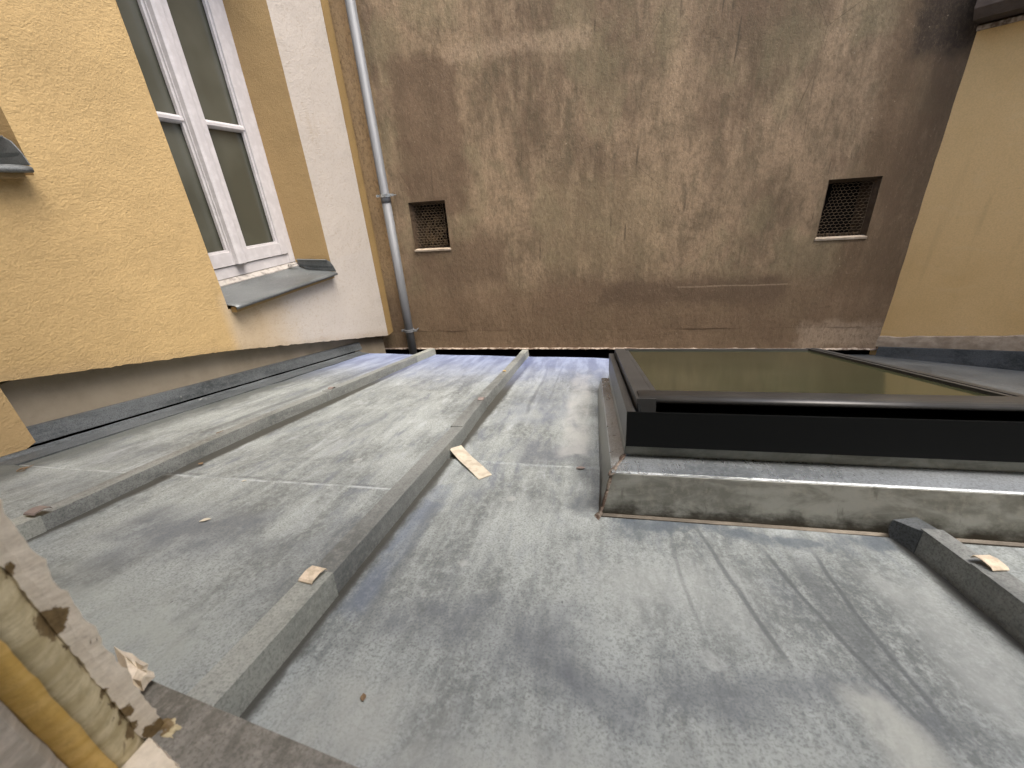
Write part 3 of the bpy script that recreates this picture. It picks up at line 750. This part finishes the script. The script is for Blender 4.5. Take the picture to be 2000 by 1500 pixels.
# nail-down clips
def clip(x, v, z, m, lab, ang=0.0, w=.023, l=.026, lift=.006):
    bm = bmesh.new(); rings = []
    for i, (dy, dz) in enumerate(((-l, .0005), (-l * .9, lift * .5), (-l * .4, lift), (0, lift * .8), (l * .10, .0008))):
        rings.append([(-w / 2, dy, dz), (w / 2, dy, dz), (w / 2, dy, dz + .0014), (-w / 2, dy, dz + .0014)])
    loft(bm, rings)
    bmesh.ops.transform(bm, matrix=Matrix.Translation((x, v, z)) @ Matrix.Rotation(ang, 4, 'Z'), verts=bm.verts)
    o = new_obj('clip', bm, m, roof, world=False); o['label'] = lab; return o
clip(-.371, .437, .039, M['clip_pale'], 'pale bent clip on the middle batten', -.12)
clip(-.996, .512, .040, M['clip_brown'], 'brown clip on the left batten', .0, .026, .024)
clip(.508, .585, .047, M['clip_pale'], 'pale clip on the batten below the roof window', .18, .021, .024)
clip(-.374, 1.325, .0395, M['clip_brown'], 'brown clip on the far part of the middle batten', 0, .02, .02)
clip(-1.025, 1.44, .036, M['clip_brown'], 'brown clip on the far part of the left batten', 0, .02, .02)
# side flashing along the yellow wall
bm = bmesh.new(); rings = []
for i in range(70):
    v = .25 + 2.24 * i / 69; j = .002 * nz(v * 6, 1); j2 = .002 * nz(v * 11, 4)
    rings.append([(-1.470 + 3 * j, v, .0035), (-1.520 + j, v, .008 + j2), (-1.532 + j, v, .016 + j2), (-1.538, v, .0165 + j2), (-1.541, v, .0), (-1.47, v, -.001)])
loft(bm, rings); new_obj('valley_flashing', bm, M['zinc_dark'], roof, world=False, smooth=False)
bm = bmesh.new(); rings = []
for i in range(50):
    v = .25 + 2.30 * i / 49; j = .0015 * nz(v * 6, 9)
    rings.append([(-1.549 + j, v, .0205 + j), (-1.551 + j, v, .026), (-1.566 + j, v, .066 + j), (-1.580, v, .068), (-1.582, v, .030)])
loft(bm, rings); new_obj('counter_flashing', bm, M['zinc_dark'], roof, world=False)
bm = bmesh.new(); box(bm, (-1.581, .25, -.002), (-1.575, 2.5, .045)); new_obj('flashing_joint', bm, M['shade_black'], roof, world=False)
# apron beyond the roof window, gutter
bm = bmesh.new(); box(bm, (1.30, .3, -.125), (3.9, 3.15, -.11)); new_obj('side_apron', bm, M['zinc_sill'], roof, world=False)
bm = B(((-1.9, 2.0, -1.45), (1.9, 2.99, -1.44)), ((-1.9, 2.0, -1.44), (1.6, 2.01, -1.0)))
tag(new_obj('gutter', bm, M['shade_black']), 'dark sunken gutter between the zinc roof edge and the brown wall', 'gutter')

# ------------------------------------------------------------------ roof window on its zinc kerb
T = Matrix.Translation((0.02, .698, 0)) @ Matrix.Rotation(-math.radians(2.0), 4, 'X') @ Matrix.Rotation(math.radians(.3), 4, 'Z')
skM = roofM @ T
sky = tag(empty('roof_window', mat=skM), 'dark framed roof window lying on a soldered zinc kerb', 'roof window')
W, L = .78, .93          # kerb footprint
def frame_rect(bm, rings4):      # nested rectangles (x0,x1,y0,y1,z) -> stacked skin
    R = []
    for (x0, x1, y0, y1, z) in rings4: R.append([(x0, y0, z), (x1, y0, z), (x1, y1, z), (x0, y1, z)])
    return loft(bm, R, cap=False)
bm = bmesh.new()
frame_rect(bm, [(-.006, W + .01, -.008, L + .01, -.03), (-.005, W + .01, -.006, L + .01, .004), (-.001, W + .005, -.002, L + .005, .008), (.001, W, .001, L, .016), (.016, W - .012, .014, L - .012, .079), (.018, W - .014, .018, L - .014, .0815)])
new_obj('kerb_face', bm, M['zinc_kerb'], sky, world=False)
bm = bmesh.new()
frame_rect(bm, [(.0165, W - .012, .0145, L - .012, .0805), (.0175, W - .013, .0165, L - .013, .0835), (.040, W - .04, .078, L - .045, .090), (.044, W - .044, .082, L - .05, .092)])
new_obj('kerb_ledge', bm, M['zinc_bright'], sky, world=False, bevel=.001)
bm = bmesh.new()
frame_rect(bm, [(.043, W - .044, .081, L - .05, .0915), (.046, W - .047, .084, L - .052, .125), (.06, W - .06, .10, L - .07, .126)])
new_obj('kerb_upstand', bm, M['zinc_kerb'], sky, world=False)
bm = bmesh.new(); rings = []            # soldered mitre up the corner of the kerb
cp = [(-.010, -.012, .002), (-.003, -.004, .010), (.002, .002, .022), (.006, .006, .036), (.010, .0095, .052), (.014, .013, .068), (.0175, .0165, .082), (.026, .034, .0855), (.034, .054, .088), (.041, .074, .092)]
C2 = []
for a_, b_ in zip(cp, cp[1:]):
    for t in range(5): C2.append(Vector(a_).lerp(Vector(b_), t / 5))
for i, q in enumerate(C2):
    r = .0034 + .0022 * nz(i * .55, 3) + (.004 if i < 4 else 0) + (.003 if 28 < i < 33 or i > 42 else 0)
    rings.append([q + Vector((math.cos(k * 1.0472) * r * 1.1 + .001 * nz(i, k), math.sin(k * 1.0472) * r * 1.1, .8 * r * math.sin(k * 1.0472 + 1) + .001 * nz(i * .8, k, 4))) for k in range(6)])
loft(bm, rings); new_obj('solder_seam', bm, M['solder'], sky, smooth=True, world=False)
# fixed outer frame
fx0, fx1, fy0, fy1 = .044, W - .01, .060, L - .03
zb0, zt0 = .116, .1835
bm = bmesh.new()
box(bm, (fx0, fy0, zb0), (fx1, fy0 + .004, zt0)); new_obj('front_cover', bm, M['frame_black'], sky, world=False, bevel=.0015)
bm = bmesh.new()
box(bm, (fx0, fy0 + .0045, zb0), (fx0 + .004, fy1, zt0 - .0005)); box(bm, (fx1 - .004, fy0 + .0045, zb0), (fx1, fy1, zt0)); box(bm, (fx0 + .004, fy1 - .004, zb0), (fx1 - .004, fy1, zt0))
box(bm, (fx0 + .0045, fy0 + .005, zt0 - .0035), (fx0 + .016, fy1 - .005, zt0 - .0008)); box(bm, (fx1 - .016, fy0 + .005, zt0 - .003), (fx1 - .0045, fy1 - .005, zt0))
new_obj('side_cover', bm, M['frame_dark'], sky, world=False, bevel=.001)
bm = bmesh.new(); box(bm, (fx0 + .006, fy0 + .006, zb0 + .01), (fx1 - .006, fy1 - .006, zt0 - .012)); new_obj('inner_frame', bm, M['rubber'], sky, world=False)
# sash: side rails, rounded front rail, far rail
sx0, sx1, sy0, sy1 = fx0 + .020, fx1 - .020, fy0 + .030, fy1 - .012
zs0, zs1 = zt0 - .010, zt0 + .019
bm = bmesh.new(); box(bm, (sx0, sy0, zs0), (sx0 + .036, sy1, zs1)); sash = new_obj('sash', bm, M['frame_dark'], sky, world=False, bevel=.002)
bm = bmesh.new(); box(bm, (sx0 + .0385, sy0 + .055, zs0), (sx0 + .048, sy1 - .02, zs1 - .003)); new_obj('glazing_strip', bm, M['frame_dark'], sash, world=False, bevel=.001)
bm = bmesh.new(); box(bm, (sx0 + .035, sy0 + .055, zs0), (sx0 + .050, sy1 - .02, zs1 - .008)); new_obj('seal', bm, M['rubber'], sash, world=False)
bm = bmesh.new()
for a, b, zz in ((0, .012, 0), (.017, .023, .001), (.028, .038, .0005)): box(bm, (sx1 - b, sy0, zs0), (sx1 - a, sy1, zs1 + .001 + zz))
new_obj('side_rail', bm, M['frame_dark'], sash, world=False, bevel=.0012)
bm = bmesh.new(); box(bm, (sx1 - .042, sy0 + .02, zs0), (sx1 - .002, sy1 - .01, zs1 - .007)); new_obj('seal', bm, M['rubber'], sash, world=False)
bm = bmesh.new()
prof = [(sy0 + .060, zs1 - .004), (sy0 + .058, zs1 + .004), (sy0 + .016, zs1 + .003), (sy0 + .008, zs1 + .0015), (sy0 + .003, zs1 - .002), (sy0 + .0015, zs1 - .007), (sy0 + .004, zs1 - .010), (sy0 + .06, zs1 - .010)]
loft(bm, [[(x, y, z) for y, z in prof] for x in (sx0 + .006, sx1 - .001)])
o = new_obj('front_rail', bm, M['frame_dark'], sash, world=False)
for f in o.data.polygons: f.use_smooth = len(f.vertices) == 4 and abs(f.normal.x) < .5
bm = bmesh.new(); box(bm, (sx0 + .036, sy1 - .022, zs0), (sx1 - .038, sy1, zs1)); new_obj('far_rail', bm, M['frame_dark'], sash, world=False, bevel=.0015)
bm = bmesh.new(); box(bm, (sx0 + .04, sy0 + .05, zs1 - .010), (sx1 - .036, sy1 - .018, zs1 - .005)); new_obj('glass', bm, M['glass_roof'], sash, world=False)
bm = bmesh.new(); loft(bm, [[(sx0 + .002, sy0 - .018, zs0 + .009), (sx0 + .006, sy0 - .016, zs0 + .009), (sx0 + .008, sy0 + .010, zs0 + .022), (sx0 + .003, sy0 + .010, zs0 + .024)][i:i + 4] for i in (0,)] + [[(sx0 + .007, sy0 - .022, zs0 - .002), (sx0 + .009, sy0 - .020, zs0 - .002), (sx0 + .011, sy0 + .010, zs0 + .0), (sx0 + .008, sy0 + .010, zs0 + .0)]])
new_obj('corner_tab', bm, M['frame_black'], sash, world=False)

# ------------------------------------------------------------------ small debris on the roof
def rw_pt(x, v, z): return (roofM @ Vector((x, v, z)))
def loose(name, build, m, x, v, z, rz, label, cat):
    bm = bmesh.new(); build(bm); me = bpy.data.meshes.new(name); bmesh.ops.recalc_face_normals(bm, faces=bm.faces); bm.to_mesh(me); bm.free(); me.materials.append(m)
    o = bpy.data.objects.new(name, me); COL.objects.link(o)
    o.matrix_world = roofM @ Matrix.Translation((x, v, z)) @ Matrix.Rotation(rz, 4, 'Z')
    return tag(o, label, cat)
def b_strip(bm):
    rings = []
    for i in range(11):
        t = i / 10; z = .014 * max(0, 1 - t / .42) ** 1.3 + .0015 + .005 * math.sin(t * 3.1); 
        rings.append([(-.0175, .17 * t, z), (.0175, .17 * t + .004, z), (.0175, .17 * t + .004, z + .0014), (-.0175, .17 * t, z + .0014)])
    loft(bm, rings)
loose('plastic_strip', b_strip, M['strip'], -.345, .945, .002, math.pi + .72, 'pale beige strip lying against the middle batten', 'strip')
def b_leaf(s, curl=.3):
    def f(bm):
        rings = []
        for i in range(7):
            t = i / 6; w = s * .35 * math.sin(math.pi * min(.97, max(.06, t))) ; z = .0012 + s * curl * (t - .5) ** 2
            rings.append([(-w, s * t, z + w * .25), (0, s * t, z), (w, s * t, z + w * .3), (0, s * t, z - .0006)])
        loft(bm, rings)
    return f
def b_twigs(k, s):
    def f(bm):
        for i in range(k):
            a = random.gauss(.3, .5); x, y = random.gauss(0, s), random.gauss(0, s * .35); l = random.uniform(.008, .022)
            tube(bm, [(x, y, .002), (x + l * math.cos(a), y + l * math.sin(a), .003 + random.random() * .004)], .0007, 4)
    return f
for nm, bd, m_, x, v, rz, lab in [
    ('dead_leaf', b_leaf(.009), M['leaf'], -.228, .30, .5, 'brown leaf scrap on the near zinc right of the middle batten'),
    ('dead_leaf', b_leaf(.016, .2), M['leaf'], -.957, .79, 1.2, 'small dark leaf scrap on the sheet right of the left batten'),
    ('dead_leaf', b_leaf(.022, .2), M['clip_brown'], -.035, .885, -1.4, 'flat brown scrap close to the left side of the roof window kerb'),
    ('dead_leaf', b_leaf(.022, .3), M['leaf_yellow'], -.385, 1.78, .9, 'tiny yellow leaf on the far part of the middle batten'),
    ('seed_pod', b_leaf(.018, .1), M['strip'], -.72, .565, -.9, 'pale slender seed between the two left battens'),
    ('seed_pod', b_leaf(.010, .1), M['strip'], -.775, .72, -.5, 'pale seed next to the cross seam of the left bay')]:
    zz = .004 if not nm == 'dead_leaf' or v < 1.7 else .038
    loose(nm, bd, m_, x, v, zz, rz, lab, 'leaf' if 'leaf' in nm else 'seed')
loose('twig_pile', b_twigs(26, .018), M['leaf'], -1.10, 1.01, .002, .2, 'little heap of dry twigs left of the left batten', 'twigs')
loose('twig_pile', b_twigs(10, .010), M['leaf'], -1.40, .70, .004, .9, 'few dry twigs by the wall flashing at the left edge', 'twigs')

# ------------------------------------------------------------------ our own wall: opening we look out of
JX, JY = -.34, .13
def oy(x): return JY - .129 * (x - JX)
own = tag(empty('own_house_wall', (0, 0, -3.4)), 'wall of the house we look out of, its chipped window jamb at bottom left', 'wall', kind='thing')
bm = bmesh.new()
def slab(x0, x1, z0, z1, d=.30, back_=0.0):
    v = [bm.verts.new(p) for p in ((x0, oy(x0) - d, z0), (x1, oy(x1) - d, z0), (x1, oy(x1) - back_, z0), (x0, oy(x0) - back_, z0),
                                   (x0, oy(x0) - d, z1), (x1, oy(x1) - d, z1), (x1, oy(x1) - back_, z1), (x0, oy(x0) - back_, z1))]
    for f in ((0, 3, 2, 1), (4, 5, 6, 7), (0, 1, 5, 4), (1, 2, 6, 5), (2, 3, 7, 6), (3, 0, 4, 7)): bm.faces.new([v[i] for i in f])
slab(-2.0, JX - .03, -3.4, 1.6); slab(.62, 4.7, -3.4, 1.6); slab(JX - .029, .619, -3.4, -.415); slab(JX - .029, .619, 1.3, 1.6)
new_obj('masonry', bm, M['stucco_reveal'], own)
for sx, sy, sz, r in [(-.341, .117, -.232, .0085), (-.343, .118, -.185, .003), (-.342, .1155, -.305, .0036), (-.342, .113, -.32, .003), (-.341, .1185, -.335, .0045), (-.342, .110, -.338, .003), (-.341, .114, -.352, .0055), (-.340, .127, -.375, .010), (-.340, .122, -.37, .006)]:
    SPOTS.append((sx, sy, sz, r))
M['jamb_beige'] = m_jamb('beige_jamb_paint', (.66, .59, .465), (.78, .71, .575))
M['jamb_cream'] = m_jamb('cream_old_paint', (.42, .35, .19), (.62, .54, .34))
M['jamb_gold'] = m_jamb('golden_varnish', (.56, .36, .09), (.66, .45, .15), False)
M['jamb_grey'] = m_jamb('grey_white_paint', (.36, .33, .27), (.55, .50, .42), False)
M['cream_bright'] = m_jamb('bright_cream_plaster', (.62, .54, .40), (.72, .64, .50), False)
def strip_rings(bm, pr_, z0, z1, k, jit=0.0, jit_i=()):
    R = []
    for i in range(k + 1):
        z = z0 + (z1 - z0) * i / k; r = []
        for a, (x, y) in enumerate(pr_):
            jx = jit * (nz(z * 60, a * 3) + .6 * nz(z * 170, a * 5)) if a in jit_i else 0
            r.append((x + jx * .3, y + jx, z))
        R.append(r)
    loft(bm, R)
# beige arris
bm = bmesh.new(); strip_rings(bm, [(JX, JY), (JX - .001, .122), (JX - .0025, .1165), (JX - .03, .1165), (JX - .03, JY + .002)], -.384, 1.3, 420, .0024, (0, 1, 2))
new_obj('jamb_arris', bm, M['jamb_beige'], own, smooth=False)
# rounded cream and golden moulding
bm = bmesh.new(); P = [(JX - .004, .1168), (JX + .000, .112), (JX + .003, .106), (JX + .0035, .1005), (JX + .002, .096), (JX - .03, .096), (JX - .03, .1168)]
strip_rings(bm, P, -.392, 1.3, 300, .0012, (0, 1, 2, 3)); new_obj('jamb_moulding', bm, M['jamb_cream'], own, smooth=True)
bm = bmesh.new(); P = [(JX + .0022, .0962), (JX + .0005, .090), (JX - .004, .0835), (JX - .03, .0835), (JX - .03, .0962)]
strip_rings(bm, P, -.40, 1.3, 200, .001, (0, 1, 2)); new_obj('golden_bead', bm, M['jamb_gold'], own, smooth=True)
bm = bmesh.new(); P = [(JX - .006, .0832), (JX - .001, .078), (JX - .001, .030), (JX - .006, -.15), (JX - .03, -.15), (JX - .03, .0832)]
strip_rings(bm, P, -.42, 1.3, 120, .0008, (0, 1)); new_obj('inner_jamb', bm, M['jamb_grey'], own, smooth=False)
# zinc covered sill outside the opening
bm = bmesh.new(); rings = []
for i in range(60):
    x = -.402 + (1.02) * i / 59; f = .16 - .129 * (x + .40); j = .0007 * nz(x * 40)
    rings.append([(x, f, -.380 + j), (x, f + .001, -.392), (x, f - .004, -.392), (x, f - .012, -.384), (x, -.10, -.372), (x, -.10, -.366), (x, f - .04, -.374 + j)])
loft(bm, rings); new_obj('zinc_sill_cover', bm, M['zinc_fore'], own)
# cream painted board at the foot of the jamb
bm = bmesh.new(); rings = []
for i in range(30):
    t = i / 29; x = -.336 + .10 * t; f = .118 - .30 * (x + .336) + .0012 * nz(x * 200) ; j = .0012 * nz(x * 90, 4)
    rings.append([(x, f, -.373), (x, f - .001, -.366 + j), (x, f - .05, -.360 + j), (x, f - .10, -.360), (x, f - .10, -.373)])
loft(bm, rings); new_obj('sill_board', bm, M['cream_bright'], own, bevel=.001)
def lump(cx, cy, cz, r, m_, sc=(1, 1, 1), sub=4, amp=.5, name='plaster_lump', seed=0):
    bm = bmesh.new(); bmesh.ops.create_icosphere(bm, subdivisions=sub, radius=r)
    for v in bm.verts:
        d = v.co.normalized(); k = 1 + amp * (nz(*(d * 1.7 + Vector((seed, 0, 0)))) + .5 * nz(*(d * 5 + Vector((seed, 3, 0)))) + .25 * nz(*(d * 13)))
        v.co = Vector((v.co.x * sc[0], v.co.y * sc[1], v.co.z * sc[2])) * k + Vector((cx, cy, cz))
    return new_obj(name, bm, m_, own, smooth=True)
def on_z(px, py, z):
    r = CM @ _v(px, py); return r * (z / r.z)
bm = bmesh.new()
out = [(222, 1262), (240, 1272), (258, 1276), (272, 1288), (290, 1297), (287, 1308), (300, 1312), (303, 1322), (290, 1334), (280, 1350), (250, 1342), (236, 1310)]
lo_ = [bm.verts.new(on_z(x, y, -.385)) for x, y in out]; mid_ = [bm.verts.new(on_z(x, y, -.371 + .004 * nz(x * .1, y * .13))) for x, y in out]
cx_ = sum(p_[0] for p_ in out) / len(out); cy_ = sum(p_[1] for p_ in out) / len(out)
inn = [bm.verts.new(on_z(x * .55 + cx_ * .45, y * .55 + cy_ * .45, -.363 + .006 * nz(x * .17, y * .2, 3))) for x, y in out]
cc_ = bm.verts.new(on_z(cx_, cy_, -.366))
for i in range(len(out)):
    j = (i + 1) % len(out)
    bm.faces.new((lo_[i], lo_[j], mid_[j], mid_[i])); bm.faces.new((mid_[i], mid_[j], inn[j], inn[i])); bm.faces.new((inn[i], inn[j], cc_))
new_obj('plaster_scale', bm, M['cream_bright'], own)
lump(-.335, .126, -.383, .012, M['jamb_cream'], (1.2, .9, .7), seed=5)
lump(-.331, .112, -.386, .014, M['jamb_gold'], (1.1, .8, .6), seed=9)
# closed dark room behind the opening
bm = bmesh.new(); box(bm, (-2.2, -3.2, -1.4), (4.6, -.22, 1.55))
bmesh.ops.reverse_faces(bm, faces=bm.faces)
fs = [f for f in bm.faces if abs(f.calc_center_median().y + .22) < 1e-4]; bmesh.ops.delete(bm, geom=fs, context='FACES_ONLY')
new_obj('room', bm, M['plinth'], own, recalc=False)
